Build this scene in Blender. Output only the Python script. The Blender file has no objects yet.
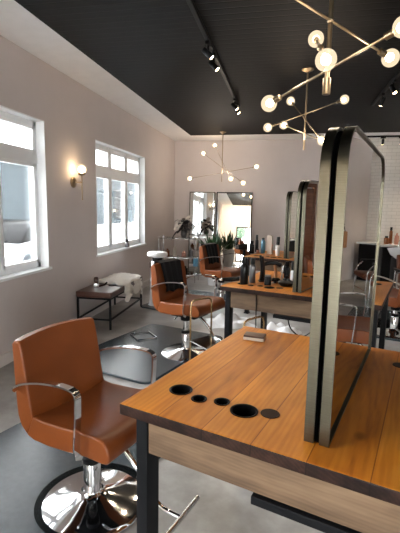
import bpy, bmesh, math, random
from mathutils import Vector, Matrix
random.seed(7)
S = bpy.context.scene
COL = S.collection
PI = math.pi
R = math.radians

# ------------------------------------------------------------------ camera calibration (from vanishing lines)
F_PX, YAW, PITCH, ROLL, TH = 410.41, R(-11.552), R(8.2645), R(1.0696), R(17.397)
CAM_H = 1.6
fw = Vector((math.sin(YAW)*math.cos(PITCH), math.cos(YAW)*math.cos(PITCH), -math.sin(PITCH)))
rt = Vector((math.cos(YAW), -math.sin(YAW), 0)); up = rt.cross(fw)
c_, s_ = math.cos(ROLL), math.sin(ROLL)
cr, cu = rt*c_ + up*s_, up*c_ - rt*s_
cam = bpy.data.cameras.new('camera'); camo = bpy.data.objects.new('camera', cam); COL.objects.link(camo)
M = Matrix((cr, cu, -fw)).transposed().to_4x4(); M.translation = Vector((0, 0, CAM_H))
camo.matrix_world = M
cam.sensor_fit = 'HORIZONTAL'; cam.sensor_width = 36; cam.lens = F_PX/400*36
cam.clip_start = .05; cam.clip_end = 300
S.camera = camo

# ------------------------------------------------------------------ materials
def new_mat(name):
    m = bpy.data.materials.new(name); m.use_nodes = True
    nt = m.node_tree; b = nt.nodes['Principled BSDF']
    return m, nt, b
def N(nt, t, **kw):
    n = nt.nodes.new(t)
    for k, v in kw.items(): setattr(n, k, v)
    return n
def L(nt, a, b): nt.links.new(a, b)
def ramp(nt, fac, stops):
    r = N(nt, 'ShaderNodeValToRGB'); e = r.color_ramp.elements
    while len(e) < len(stops): e.new(.5)
    for i, (p, c) in enumerate(stops):
        e[i].position = p; e[i].color = (*c, 1)
    L(nt, fac, r.inputs['Fac']); return r.outputs['Color']
def noise(nt, scale, detail=3, rough=.5, vec=None, sc=None):
    n = N(nt, 'ShaderNodeTexNoise'); n.inputs['Scale'].default_value = scale
    n.inputs['Detail'].default_value = detail; n.inputs['Roughness'].default_value = rough
    if vec is None:
        vec = N(nt, 'ShaderNodeTexCoord').outputs['Object']
    if sc:
        mp = N(nt, 'ShaderNodeMapping'); mp.inputs['Scale'].default_value = sc
        L(nt, vec, mp.inputs['Vector']); vec = mp.outputs['Vector']
    L(nt, vec, n.inputs['Vector']); return n.outputs['Fac']
def bump(nt, b, h, strength=.2, dist=.01):
    n = N(nt, 'ShaderNodeBump'); n.inputs['Strength'].default_value = strength
    n.inputs['Distance'].default_value = dist
    L(nt, h, n.inputs['Height']); L(nt, n.outputs['Normal'], b.inputs['Normal'])
def simple(name, col, rough=.5, metal=0, var=.08, scale=8, bmp=0, coat=0, spec=None):
    m, nt, b = new_mat(name)
    f = noise(nt, scale)
    lo = tuple(max(0, c*(1-var)) for c in col); hi = tuple(min(1, c*(1+var)) for c in col)
    L(nt, ramp(nt, f, [(.3, lo), (.7, hi)]), b.inputs['Base Color'])
    b.inputs['Roughness'].default_value = rough; b.inputs['Metallic'].default_value = metal
    if coat: b.inputs['Coat Weight'].default_value = coat; b.inputs['Coat Roughness'].default_value = .1
    if spec is not None: b.inputs['Specular IOR Level'].default_value = spec
    if bmp: bump(nt, b, noise(nt, scale*12, 2), bmp, .004)
    return m
def emit(name, col, strength):
    m, nt, b = new_mat(name)
    b.inputs['Base Color'].default_value = (*col, 1)
    b.inputs['Emission Color'].default_value = (*col, 1); b.inputs['Emission Strength'].default_value = strength
    return m
def clear_glass(name, tint=(1, 1, 1), refl=.08, rough=0):
    m = bpy.data.materials.new(name); m.use_nodes = True; nt = m.node_tree; nt.nodes.clear()
    o = N(nt, 'ShaderNodeOutputMaterial'); t = N(nt, 'ShaderNodeBsdfTransparent'); g = N(nt, 'ShaderNodeBsdfGlossy')
    mx = N(nt, 'ShaderNodeMixShader'); fr = N(nt, 'ShaderNodeFresnel'); fr.inputs['IOR'].default_value = 1.45
    ad = N(nt, 'ShaderNodeMath', operation='MULTIPLY_ADD'); ad.inputs[1].default_value = .9; ad.inputs[2].default_value = refl*.2
    L(nt, fr.outputs[0], ad.inputs[0]); L(nt, ad.outputs[0], mx.inputs[0])
    t.inputs[0].default_value = (*tint, 1); g.inputs['Roughness'].default_value = rough
    L(nt, t.outputs[0], mx.inputs[1]); L(nt, g.outputs[0], mx.inputs[2]); L(nt, mx.outputs[0], o.inputs[0])
    return m
def wood(name, cols, plank=.17, axis='y', rough=.35, grain=1.0, knots=True, coat=.25):
    """boards running along `axis`; each board has its own tone; stretched grain, dark seams, knots"""
    m, nt, b = new_mat(name)
    tc = N(nt, 'ShaderNodeTexCoord').outputs['Object']
    sep = N(nt, 'ShaderNodeSeparateXYZ'); L(nt, tc, sep.inputs[0])
    across = sep.outputs['X'] if axis == 'y' else sep.outputs['Z' if axis == 'xz' else 'Y']
    dv = N(nt, 'ShaderNodeMath', operation='DIVIDE'); dv.inputs[1].default_value = plank; L(nt, across, dv.inputs[0])
    fl = N(nt, 'ShaderNodeMath', operation='FLOOR'); L(nt, dv.outputs[0], fl.inputs[0])
    fr = N(nt, 'ShaderNodeMath', operation='FRACT'); L(nt, dv.outputs[0], fr.inputs[0])
    wn = N(nt, 'ShaderNodeTexWhiteNoise', noise_dimensions='1D'); L(nt, fl.outputs[0], wn.inputs['W'])
    off = N(nt, 'ShaderNodeVectorMath', operation='MULTIPLY_ADD'); off.inputs[1].default_value = (3, 3, 3)
    L(nt, wn.outputs['Color'], off.inputs[0]); L(nt, tc, off.inputs[2])
    sc = (14, 1.3, 14) if axis == 'y' else (1.3, 14, 14)
    g1 = noise(nt, 1.6, 5, .6, off.outputs[0], sc)
    sc2 = (5, .9, 5) if axis == 'y' else (.9, 5, 5)
    mp = N(nt, 'ShaderNodeMapping'); mp.inputs['Scale'].default_value = sc2; L(nt, off.outputs[0], mp.inputs[0])
    wv = N(nt, 'ShaderNodeTexWave', wave_type='RINGS', rings_direction='SPHERICAL'); wv.inputs['Scale'].default_value = 5
    wv.inputs['Distortion'].default_value = 5; wv.inputs['Detail'].default_value = 2; wv.inputs['Detail Scale'].default_value = .8
    L(nt, mp.outputs[0], wv.inputs[0])
    mixf = N(nt, 'ShaderNodeMath', operation='MULTIPLY_ADD'); mixf.inputs[1].default_value = .13*grain
    L(nt, wv.outputs['Fac'], mixf.inputs[0]); L(nt, g1, mixf.inputs[2])
    t2 = N(nt, 'ShaderNodeMath', operation='MULTIPLY_ADD'); t2.inputs[1].default_value = .20; L(nt, wn.outputs['Value'], t2.inputs[0]); L(nt, mixf.outputs[0], t2.inputs[2])
    sb = N(nt, 'ShaderNodeMath', operation='SUBTRACT'); sb.inputs[1].default_value = .14; L(nt, t2.outputs[0], sb.inputs[0])
    n_ = len(cols)
    col = ramp(nt, sb.outputs[0], [(.18+.55*i/(n_-1), c) for i, c in enumerate(cols)])
    # seams
    ab = N(nt, 'ShaderNodeMath', operation='SUBTRACT'); ab.inputs[1].default_value = .5; L(nt, fr.outputs[0], ab.inputs[0])
    ab2 = N(nt, 'ShaderNodeMath', operation='ABSOLUTE'); L(nt, ab.outputs[0], ab2.inputs[0])
    gt = N(nt, 'ShaderNodeMath', operation='GREATER_THAN'); gt.inputs[1].default_value = .5-.0016/plank; L(nt, ab2.outputs[0], gt.inputs[0])
    dk = N(nt, 'ShaderNodeMix', data_type='RGBA'); dk.inputs[7].default_value = (*[c*.85 for c in cols[0]], 1)
    L(nt, gt.outputs[0], dk.inputs[0]); L(nt, col, dk.inputs[6]); out = dk.outputs[2]
    if knots:
        vo = N(nt, 'ShaderNodeTexVoronoi'); vo.inputs['Scale'].default_value = 2.3
        mp2 = N(nt, 'ShaderNodeMapping'); mp2.inputs['Scale'].default_value = (1.6, 1, 1) if axis == 'y' else (1, 1.6, 1)
        L(nt, tc, mp2.inputs[0]); L(nt, mp2.outputs[0], vo.inputs['Vector'])
        kr = ramp(nt, vo.outputs['Distance'], [(.035, (1, 1, 1)), (.085, (0, 0, 0))])
        kk = N(nt, 'ShaderNodeMath', operation='MULTIPLY'); kk.inputs[1].default_value = .6; L(nt, kr, kk.inputs[0])
        km = N(nt, 'ShaderNodeMix', data_type='RGBA'); km.inputs[7].default_value = (*[c*.45 for c in cols[0]], 1)
        L(nt, kk.outputs[0], km.inputs[0]); L(nt, out, km.inputs[6]); out = km.outputs[2]
    L(nt, out, b.inputs['Base Color']); b.inputs['Roughness'].default_value = rough
    if coat: b.inputs['Coat Weight'].default_value = coat; b.inputs['Coat Roughness'].default_value = .18
    bump(nt, b, g1, .08, .004)
    return m

MT = {}
MT['wall'] = simple('wall_paint', (.62, .56, .545), .75, var=.02, scale=3, bmp=.05)
MT['ceil'] = simple('ceiling_paint', (.90, .89, .885), .8, var=.02)
MT['white'] = simple('white_trim_paint', (.88, .89, .90), .4, var=.02)
MT['vinyl'] = simple('window_vinyl', (.82, .84, .86), .4, var=.02)
MT['base'] = simple('baseboard_paint', (.66, .62, .60), .5, var=.02)
# black board ceiling
m, nt, b = new_mat('black_board_ceiling')
tc = N(nt, 'ShaderNodeTexCoord').outputs['Object']; sep = N(nt, 'ShaderNodeSeparateXYZ'); L(nt, tc, sep.inputs[0])
dv = N(nt, 'ShaderNodeMath', operation='DIVIDE'); dv.inputs[1].default_value = .1; L(nt, sep.outputs['Y'], dv.inputs[0])
fr = N(nt, 'ShaderNodeMath', operation='FRACT'); L(nt, dv.outputs[0], fr.inputs[0])
col = ramp(nt, fr.outputs[0], [(0, (.002, .002, .0025)), (.1, (.0030, .0033, .0043)), (.92, (.0035, .0038, .0049)), (1, (.002, .002, .0025))])
L(nt, col, b.inputs['Base Color']); b.inputs['Roughness'].default_value = .6; b.inputs['Specular IOR Level'].default_value = .12
bump(nt, b, ramp(nt, fr.outputs[0], [(0, (0, 0, 0)), (.08, (1, 1, 1)), (.92, (1, 1, 1)), (1, (0, 0, 0))]), .4, .008)
MT['black_ceiling'] = m
# polished concrete
m, nt, b = new_mat('polished_concrete')
n1 = noise(nt, 1.6, 5, .6); n2 = noise(nt, 4.5, 5, .6)
ad = N(nt, 'ShaderNodeMath', operation='MULTIPLY_ADD'); ad.inputs[1].default_value = .5; L(nt, n2, ad.inputs[0]); L(nt, n1, ad.inputs[2])
L(nt, ramp(nt, ad.outputs[0], [(.55, (.19, .18, .17)), (.75, (.295, .285, .272)), (.95, (.42, .41, .40))]), b.inputs['Base Color'])
L(nt, ramp(nt, n2, [(.3, (.30, .30, .30)), (.7, (.40, .40, .40))]), b.inputs['Roughness'])
MT['concrete'] = m
# white tile
m, nt, b = new_mat('white_subway_tile')
br = N(nt, 'ShaderNodeTexBrick'); br.inputs['Scale'].default_value = 1
mp = N(nt, 'ShaderNodeMapping'); mp.inputs['Rotation'].default_value = (R(90), 0, 0)
L(nt, N(nt, 'ShaderNodeTexCoord').outputs['Object'], mp.inputs[0]); L(nt, mp.outputs[0], br.inputs['Vector'])
br.inputs['Brick Width'].default_value = .2; br.inputs['Row Height'].default_value = .075; br.inputs['Mortar Size'].default_value = .003
br.inputs['Color1'].default_value = (.74, .71, .67, 1); br.inputs['Color2'].default_value = (.70, .67, .63, 1); br.inputs['Mortar'].default_value = (.5, .47, .44, 1)
L(nt, br.outputs['Color'], b.inputs['Base Color']); b.inputs['Roughness'].default_value = .25
bump(nt, b, br.outputs['Fac'], -.3, .003)
MT['tile'] = m

MT['top'] = wood('honey_stained_pine', [(.31, .080, .007), (.50, .155, .012), (.60, .205, .018), (.69, .26, .028)], .172, 'y', .40, coat=0)
MT['top_edge'] = wood('dark_stained_end_grain', [(.010, .0045, .0035), (.022, .0095, .007), (.042, .019, .013)], .172, 'y', .5, knots=False, coat=0)
MT['apron'] = wood('pale_birch_plywood', [(.075, .042, .024), (.145, .088, .048), (.20, .128, .074)], 5, 'x', .55, .7, knots=False, coat=0)
def blotch(m, scale, sc, lo, hi, dark):
    nt = m.node_tree; b = nt.nodes['Principled BSDF']; src = b.inputs['Base Color'].links[0].from_socket
    f = noise(nt, scale, 3, .55, None, sc); r = ramp(nt, f, [(lo, (dark, dark*.97, dark*.94)), (hi, (1, 1, 1))])
    x = N(nt, 'ShaderNodeMix', data_type='RGBA', blend_type='MULTIPLY'); x.inputs[0].default_value = 1
    L(nt, src, x.inputs[6]); L(nt, r, x.inputs[7]); L(nt, x.outputs[2], b.inputs['Base Color'])
blotch(MT['apron'], 2.2, (1.2, 1, 4), .36, .56, .62)
MT['top'].node_tree.nodes['Principled BSDF'].inputs['Specular IOR Level'].default_value = .32
blotch(MT['top'], 2.4, (2.2, .8, 1), .36, .62, .74)
blotch(MT['top_edge'], 9, (2, 2, 2), .35, .6, .45); MT['top_edge'].node_tree.nodes['Principled BSDF'].inputs['Specular IOR Level'].default_value = .2
MT['door_wood'] = wood('red_brown_wood', [(.11, .035, .018), (.2, .07, .035), (.26, .10, .05)], .2, 'y', .4, knots=False)
MT['leather'] = simple('cognac_leather', (.19, .050, .0115), .38, var=.10, scale=5, bmp=.05, spec=.32)
MT['maroon'] = simple('brown_vinyl', (.17, .05, .025), .38, var=.1, scale=5, bmp=.05)
MT['bench_leather'] = simple('dark_brown_leather', (.075, .032, .022), .33, var=.15, scale=9, bmp=.05)
MT['chrome'] = simple('polished_chrome', (.82, .83, .85), .07, 1, var=.02)
MT['steel'] = simple('satin_steel', (.62, .62, .62), .25, 1, var=.03)
MT['glassm'] = simple('silvered_mirror', (.88, .89, .88), .0, 1, var=.0)
MT['black_metal'] = simple('black_powder_coat', (.006, .0065, .008), .45, var=.1, spec=.14)
MT['black_plastic'] = simple('black_plastic', (.004, .004, .0045), .3, var=.1, spec=.16)
MT['void'] = simple('gap_shade_black', (.0015, .0015, .0015), .95, spec=0)  # lightless black, paints in the deep shade of the gap between mirrors
MT['rubber'] = simple('charcoal_rubber_mat', (.030, .043, .053), .27, var=.12, scale=30, bmp=.03)
MT['cloth_black'] = simple('black_nylon_cloth', (.005, .0055, .008), .6, spec=.2, var=.2, scale=20, bmp=.15)
MT['cloth_white'] = simple('white_towel_cloth', (.75, .76, .78), .9, var=.04, scale=30, bmp=.3)
MT['fur'] = simple('cream_sheepskin', (.86, .81, .74), .95, var=.06, scale=40, bmp=.4)
MT['porcelain'] = simple('white_porcelain', (.84, .85, .86), .12, var=.01)
MT['brown_plastic'] = simple('dark_brown_plastic', (.022, .010, .006), .5, var=.1, spec=.1)
MT['gold'] = simple('satin_gold_tube', (.52, .34, .17), .25, 1, var=.04)
MT['tan'] = simple('tan_canvas', (.42, .20, .09), .7, var=.1, scale=25, bmp=.2)
MT['blue'] = simple('blue_plastic_bottle', (.10, .26, .38), .3, var=.05)
MT['silver_bottle'] = simple('gunmetal_bottle', (.13, .125, .13), .28, .6, var=.05)
MT['pale'] = simple('pale_beige_carton', (.62, .54, .46), .5, var=.04)
MT['pink'] = simple('pink_amber_glass', (.55, .26, .2), .2, var=.05)
MT['amber'] = simple('amber_bottle', (.22, .07, .02), .2, var=.05)
MT['leaf'] = simple('dark_green_leaf', (.02, .065, .022), .4, var=.35, scale=6)
MT['leaf_black'] = simple('dark_plum_leaf', (.018, .013, .014), .45, var=.3, scale=6)
MT['leaf_pale'] = simple('dusty_white_leaf', (.62, .56, .50), .6, var=.1, scale=6)
MT['soil'] = simple('potting_soil', (.03, .02, .013), .9, var=.3, scale=40)
MT['asphalt'] = simple('pale_concrete_yard', (.58, .58, .57), .9, var=.1, scale=2)
MT['siding'] = simple('blue_grey_siding', (.040, .056, .066), .7, var=.05)
MT['sidetrim'] = simple('white_exterior_trim', (.12, .12, .12), .6, var=.03)
MT['foliage'] = simple('tree_foliage', (.018, .04, .014), .8, var=.4, scale=2)
MT['bark'] = simple('bark', (.08, .05, .03), .9, var=.2)
MT['pane'] = clear_glass('window_glass', (.97, .99, 1), .03)
MT['clear'] = clear_glass('clear_glass', (.96, .98, .97), .15)
def bulb_glass(name):
    m = bpy.data.materials.new(name); m.use_nodes = True; nt = m.node_tree; nt.nodes.clear()
    o = N(nt, 'ShaderNodeOutputMaterial'); t = N(nt, 'ShaderNodeBsdfTransparent'); g = N(nt, 'ShaderNodeEmission')   # frosted shell of a lit bulb
    g.inputs[0].default_value = (1, .80, .55, 1); g.inputs[1].default_value = 1.3; t.inputs[0].default_value = (1, .97, .92, 1)
    mx = N(nt, 'ShaderNodeMixShader'); mx.inputs[0].default_value = .13
    L(nt, t.outputs[0], mx.inputs[1]); L(nt, g.outputs[0], mx.inputs[2]); L(nt, mx.outputs[0], o.inputs[0]); return m
MT['bulb'] = bulb_glass('frosted_bulb_glass')
MT['filament_dim'] = emit('dim_filament', (1.0, .72, .45), 1.6)
MT['filament'] = emit('warm_filament', (1.0, .74, .45), 16)
MT['globe'] = emit('lit_opal_globe', (1.0, .70, .38), 9)
MT['spot'] = emit('warm_spot_lens', (1.0, .74, .42), 12)
# brushed brass, horizontal brush lines
m, nt, b = new_mat('brushed_brass')
f = noise(nt, 3, 3, .5, None, (2, 2, 120))
L(nt, ramp(nt, f, [(.3, (.112, .103, .076)), (.7, (.140, .130, .098))]), b.inputs['Base Color'])
b.inputs['Metallic'].default_value = 1; b.inputs['Roughness'].default_value = .3
bump(nt, b, f, .05, .002)
MT['brass'] = m
MT['brass_lamp'] = simple('antique_brass', (.34, .26, .165), .33, 1, var=.05)

# ------------------------------------------------------------------ mesh helpers
class MB:
    def __init__(s): s.bm = bmesh.new()
    def _add(s, bm2, mat=None):
        me = bpy.data.meshes.new('t'); bm2.to_mesh(me); bm2.free()
        if mat is not None: me.transform(mat)
        s.bm.from_mesh(me); bpy.data.meshes.remove(me); return s
    def box(s, c, d, rz=0, bev=0, seg=2, rx=0, ry=0):
        b = bmesh.new(); bmesh.ops.create_cube(b, size=1)
        for v in b.verts: v.co = Vector((v.co.x*d[0], v.co.y*d[1], v.co.z*d[2]))
        if bev: bmesh.ops.bevel(b, geom=b.edges[:], offset=bev, segments=seg, affect='EDGES', profile=.7)
        from mathutils import Euler
        return s._add(b, Matrix.Translation(c) @ Euler((rx, ry, rz)).to_matrix().to_4x4())
    def lathe(s, prof, c=(0, 0, 0), n=24, axis=None, cap=True):
        """prof: [(r, z)...]"""
        b = bmesh.new(); rings = []
        for r, z in prof:
            if r < 1e-5: rings.append([b.verts.new((0, 0, z))])
            else: rings.append([b.verts.new((r*math.cos(2*PI*i/n), r*math.sin(2*PI*i/n), z)) for i in range(n)])
        for a, d in zip(rings, rings[1:]):
            if len(a) == 1 and len(d) == 1: continue
            for i in range(n):
                j = (i+1) % n
                if len(a) == 1: b.faces.new((a[0], d[i], d[j]))
                elif len(d) == 1: b.faces.new((a[i], a[j], d[0]))
                else: b.faces.new((a[i], a[j], d[j], d[i]))
        if cap:
            for rg in (rings[0], rings[-1]):
                if len(rg) > 1: b.faces.new(rg)
        bmesh.ops.recalc_face_normals(b, faces=b.faces[:])
        mt = Matrix.Translation(c)
        if axis is not None:
            mt = mt @ Vector((0, 0, 1)).rotation_difference(Vector(axis)).to_matrix().to_4x4()
        return s._add(b, mt)
    def sphere(s, c, r, sc=(1, 1, 1), sub=3):
        b = bmesh.new(); bmesh.ops.create_icosphere(b, subdivisions=sub, radius=r)
        return s._add(b, Matrix.Translation(c) @ Matrix.Diagonal((*sc, 1)))
    def sweep(s, pts, r=.01, n=10, rect=None, side=None, closed=False):
        """tube (or rect (w,t) section) along points"""
        pts = [Vector(p) for p in pts]; b = bmesh.new(); rings = []; k = len(pts); prev = None
        for i, p in enumerate(pts):
            if closed: t = pts[(i+1) % k]-pts[i-1]
            else: t = pts[min(i+1, k-1)]-pts[max(i-1, 0)]
            t.normalize()
            if side is not None: u = Vector(side)
            elif prev is None: u = t.cross(Vector((0, 0, 1))) if abs(t.z) < .95 else t.cross(Vector((1, 0, 0)))
            else: u = prev - t*prev.dot(t)
            u = (u - t*u.dot(t)).normalized(); prev = u; w = t.cross(u)
            if rect:
                a, h = rect[0]/2, rect[1]/2
                rings.append([b.verts.new(p+u*x+w*y) for x, y in ((-a, -h), (a, -h), (a, h), (-a, h))])
            else:
                rr = r[i] if isinstance(r, (list, tuple)) else r
                rings.append([b.verts.new(p+u*rr*math.cos(2*PI*j/n)+w*rr*math.sin(2*PI*j/n)) for j in range(n)])
        q = len(rings[0])
        for a, d in list(zip(rings, rings[1:])) + ([(rings[-1], rings[0])] if closed else []):
            for i in range(q):
                j = (i+1) % q; b.faces.new((a[i], a[j], d[j], d[i]))
        if not closed:
            b.faces.new(rings[0][::-1]); b.faces.new(rings[-1])
        bmesh.ops.recalc_face_normals(b, faces=b.faces[:])
        return s._add(b)
    def prism(s, poly, z0, z1, bev=0, mat=None):
        b = bmesh.new(); lo = [b.verts.new((x, y, z0)) for x, y in poly]; hi = [b.verts.new((x, y, z1)) for x, y in poly]
        b.faces.new(lo[::-1]); tf = b.faces.new(hi); k = len(poly)
        for i in range(k): b.faces.new((lo[i], lo[(i+1) % k], hi[(i+1) % k], hi[i]))
        bmesh.ops.recalc_face_normals(b, faces=b.faces[:])
        if bev:
            top = [e for e in b.edges if abs(e.verts[0].co.z-z1) < 1e-6 and abs(e.verts[1].co.z-z1) < 1e-6]
            bmesh.ops.bevel(b, geom=top, offset=bev, segments=3, affect='EDGES')
        return s._add(b, mat)
    def loft(s, sections, bev=0, seg=3):
        """sections: lists of equal-length closed rings of 3D points; capped"""
        b = bmesh.new(); rings = [[b.verts.new(p) for p in sec] for sec in sections]; k = len(rings[0])
        for a, d in zip(rings, rings[1:]):
            for i in range(k):
                j = (i+1) % k; b.faces.new((a[i], a[j], d[j], d[i]))
        f1 = b.faces.new(rings[0][::-1]); f2 = b.faces.new(rings[-1])
        bmesh.ops.recalc_face_normals(b, faces=b.faces[:])
        if bev:
            es = set(f1.edges) | set(f2.edges)
            bmesh.ops.bevel(b, geom=list(es), offset=bev, segments=seg, affect='EDGES', profile=.6)
        return s._add(b)
    def sheet(s, grid, thick=.004):
        """grid of 3D points -> thin cloth with real thickness"""
        b = bmesh.new(); V = [[b.verts.new(p) for p in row] for row in grid]
        for i in range(len(V)-1):
            for j in range(len(V[0])-1): b.faces.new((V[i][j], V[i+1][j], V[i+1][j+1], V[i][j+1]))
        bmesh.ops.recalc_face_normals(b, faces=b.faces[:])
        bmesh.ops.solidify(b, geom=b.faces[:], thickness=thick)
        return s._add(b)
    def build(s, name, mat, parent=None, loc=(0, 0, 0), rz=0, smooth=40):
        me = bpy.data.meshes.new(name); s.bm.to_mesh(me); s.bm.free()
        mats = mat if isinstance(mat, (list, tuple)) else [mat]
        for q in mats: me.materials.append(q)
        if smooth:
            me.polygons.foreach_set('use_smooth', [True]*len(me.polygons))
            me.set_sharp_from_angle(angle=R(smooth))
        o = bpy.data.objects.new(name, me); COL.objects.link(o)
        o.location = loc; o.rotation_euler = (0, 0, rz)
        if parent: o.parent = parent
        return o
def tag(o, label, cat, group=None, kind=None):
    if label: o['label'] = label
    if cat: o['category'] = cat
    if group: o['group'] = group
    if kind: o['kind'] = kind
    return o
def thing(name, label, cat, loc=(0, 0, 0), rz=0, group=None):
    o = bpy.data.objects.new(name, None); COL.objects.link(o); o.location = loc; o.rotation_euler = (0, 0, rz)
    o.empty_display_size = .1
    return tag(o, label, cat, group)
def struct(o): o['kind'] = 'structure'; return o
def copy_tree(o, parent=None):
    c = o.copy(); COL.objects.link(c)
    if parent: c.parent = parent
    for ch in o.children: copy_tree(ch, c)
    return c
def place(o, loc, rz, label, group=None):
    o.location = loc; o.rotation_euler = (0, 0, rz); o['label'] = label
    if group: o['group'] = group
    return o
def arc(cx, cy, r, a0, a1, n):
    return [(cx+r*math.cos(a0+(a1-a0)*i/n), cy+r*math.sin(a0+(a1-a0)*i/n)) for i in range(n+1)]
def smoothpath(pts, n=8):
    P = [Vector(p) for p in pts]; out = []
    for i in range(len(P)-1):
        p0, p1, p2, p3 = P[max(i-1, 0)], P[i], P[i+1], P[min(i+2, len(P)-1)]
        for k in range(n):
            t = k/n
            out.append(.5*((2*p1)+(p2-p0)*t+(2*p0-5*p1+4*p2-p3)*t*t+(3*p1-p0-3*p2+p3)*t**3))
    out.append(P[-1]); return out

XA = Vector((math.cos(TH), -math.sin(TH), 0)); YA = Vector((math.sin(TH), math.cos(TH), 0))
C1 = Vector((-.565, 1.333, 0))           # front-left corner of the nearest station
ST = [C1, C1+Vector((0, 2.36, 0)), C1+Vector((-.03, 4.75, 0))]
def st(k, a, b, z=0): p = ST[k]+XA*a+YA*b; return Vector((p.x, p.y, z))

# ------------------------------------------------------------------ room shell
XL, XR, YB, YF, HC = -2.68, 4.0, 9.84, -3.2, 3.15
struct(MB().box(((XL+XR)/2, (YF+YB)/2, -.05), (XR-XL+.6, YB-YF+.6, .1)).build('floor', MT['concrete'], smooth=0))
struct(MB().box(((XL+XR)/2, (YF+YB)/2, HC+.06), (XR-XL+.6, YB-YF+.6, .12)).build('ceiling', MT['ceil'], smooth=0))
BX0, BX1, BY0, BY1 = -2.095, 3.6, YF+.05, 8.98
struct(MB().box(((BX0+BX1)/2, (BY0+BY1)/2, HC-.012), (BX1-BX0, BY1-BY0, .022)).build('ceiling_board_panel', MT['black_ceiling'], smooth=0))
WINS = [(-1.16, .94), (2.20, 4.30), (5.56, 7.66)]; ZS, ZT = .855, 2.515; WT = .18
mb = MB(); xw = XL-WT/2
edges = [YF-.2]+[e for w in WINS for e in w]+[YB+.2]
for i in range(0, len(edges), 2):
    a, d = edges[i], edges[i+1]; mb.box((xw, (a+d)/2, HC/2), (WT, d-a, HC))
for a, d in WINS:
    mb.box((xw, (a+d)/2, ZS/2), (WT, d-a, ZS)); mb.box((xw, (a+d)/2, (ZT+HC)/2), (WT, d-a, HC-ZT))
struct(mb.build('wall_left', MT['wall'], smooth=0))
struct(MB().box(((XL+1.3)/2-.1, YB+.1, HC/2), (1.3-XL+.2, .2, HC)).build('wall_back', MT['wall'], smooth=0))
struct(MB().box(((1.3+XR)/2+.1, YB+.1, HC/2), (XR-1.3+.2, .2, HC)).build('wall_back_tile', MT['tile'], smooth=0))
struct(MB().box((XR+.1, (YF+YB)/2, HC/2), (.2, YB-YF, HC)).build('wall_right', MT['wall'], smooth=0))
# front wall behind the camera with a glass door and an added unseen fill window
mb = MB(); FX0, FX1, FZ0, FZ1 = -1.85, -.75, .05, 1.95
GX0, GX1, GZ0, GZ1 = 1.7, 3.2, .9, 2.6
mb.box(((XL+FX0)/2-.1, YF-.1, HC/2), (FX0-XL+.2, .2, HC)).box(((GX0+FX1)/2, YF-.1, HC/2), (GX0-FX1, .2, HC)).box(((XR+GX1)/2+.1, YF-.1, HC/2), (XR-GX1+.2, .2, HC))
mb.box(((GX0+GX1)/2, YF-.1, GZ0/2), (GX1-GX0, .2, GZ0)).box(((GX0+GX1)/2, YF-.1, (GZ1+HC)/2), (GX1-GX0, .2, HC-GZ1))
mb.box(((FX0+FX1)/2, YF-.1, FZ0/2), (FX1-FX0, .2, FZ0)).box(((FX0+FX1)/2, YF-.1, (FZ1+HC)/2), (FX1-FX0, .2, HC-FZ1))
struct(mb.build('wall_front', MT['ceil'], smooth=0))
for nm, x0, x1, z0, z1, npan in (('door_2', FX0, FX1, FZ0, FZ1, 1), ('window_4', GX0, GX1, GZ0, GZ1, 3)):
    w = struct(thing(nm, None, None, ((x0+x1)/2, YF-.1, z0))); W_, H_ = x1-x0, z1-z0
    mb = MB()
    for k in range(npan+1): mb.box((-W_/2+.03+(W_-.06)*k/npan, 0, H_/2), (.06, .08, H_))
    mb.box((0, 0, .03), (W_, .08, .06)).box((0, 0, H_-.03), (W_, .08, .06))
    mb.build('window_frame', MT['black_metal'], w, smooth=0)
    for k in range(npan): MB().box(((k+.5-npan/2)*W_/npan, 0, H_/2), (W_/npan-.07, .006, H_-.12)).build('pane', MT['pane'], w, smooth=0)
# baseboards
struct(MB().box((XL+.008, (YF+YB)/2, .06), (.016, YB-YF, .12), bev=.003).build('baseboard_left', MT['base'], smooth=0))
struct(MB().box(((XL+1.3)/2, YB-.008, .06), (1.3-XL-.04, .016, .12), bev=.003).build('baseboard_back', MT['base'], smooth=0))
struct(MB().box((XR-.008, (YF+7.1)/2, .06), (.016, 7.0-YF, .12), bev=.003).build('baseboard_right', MT['base'], smooth=0))
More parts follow.
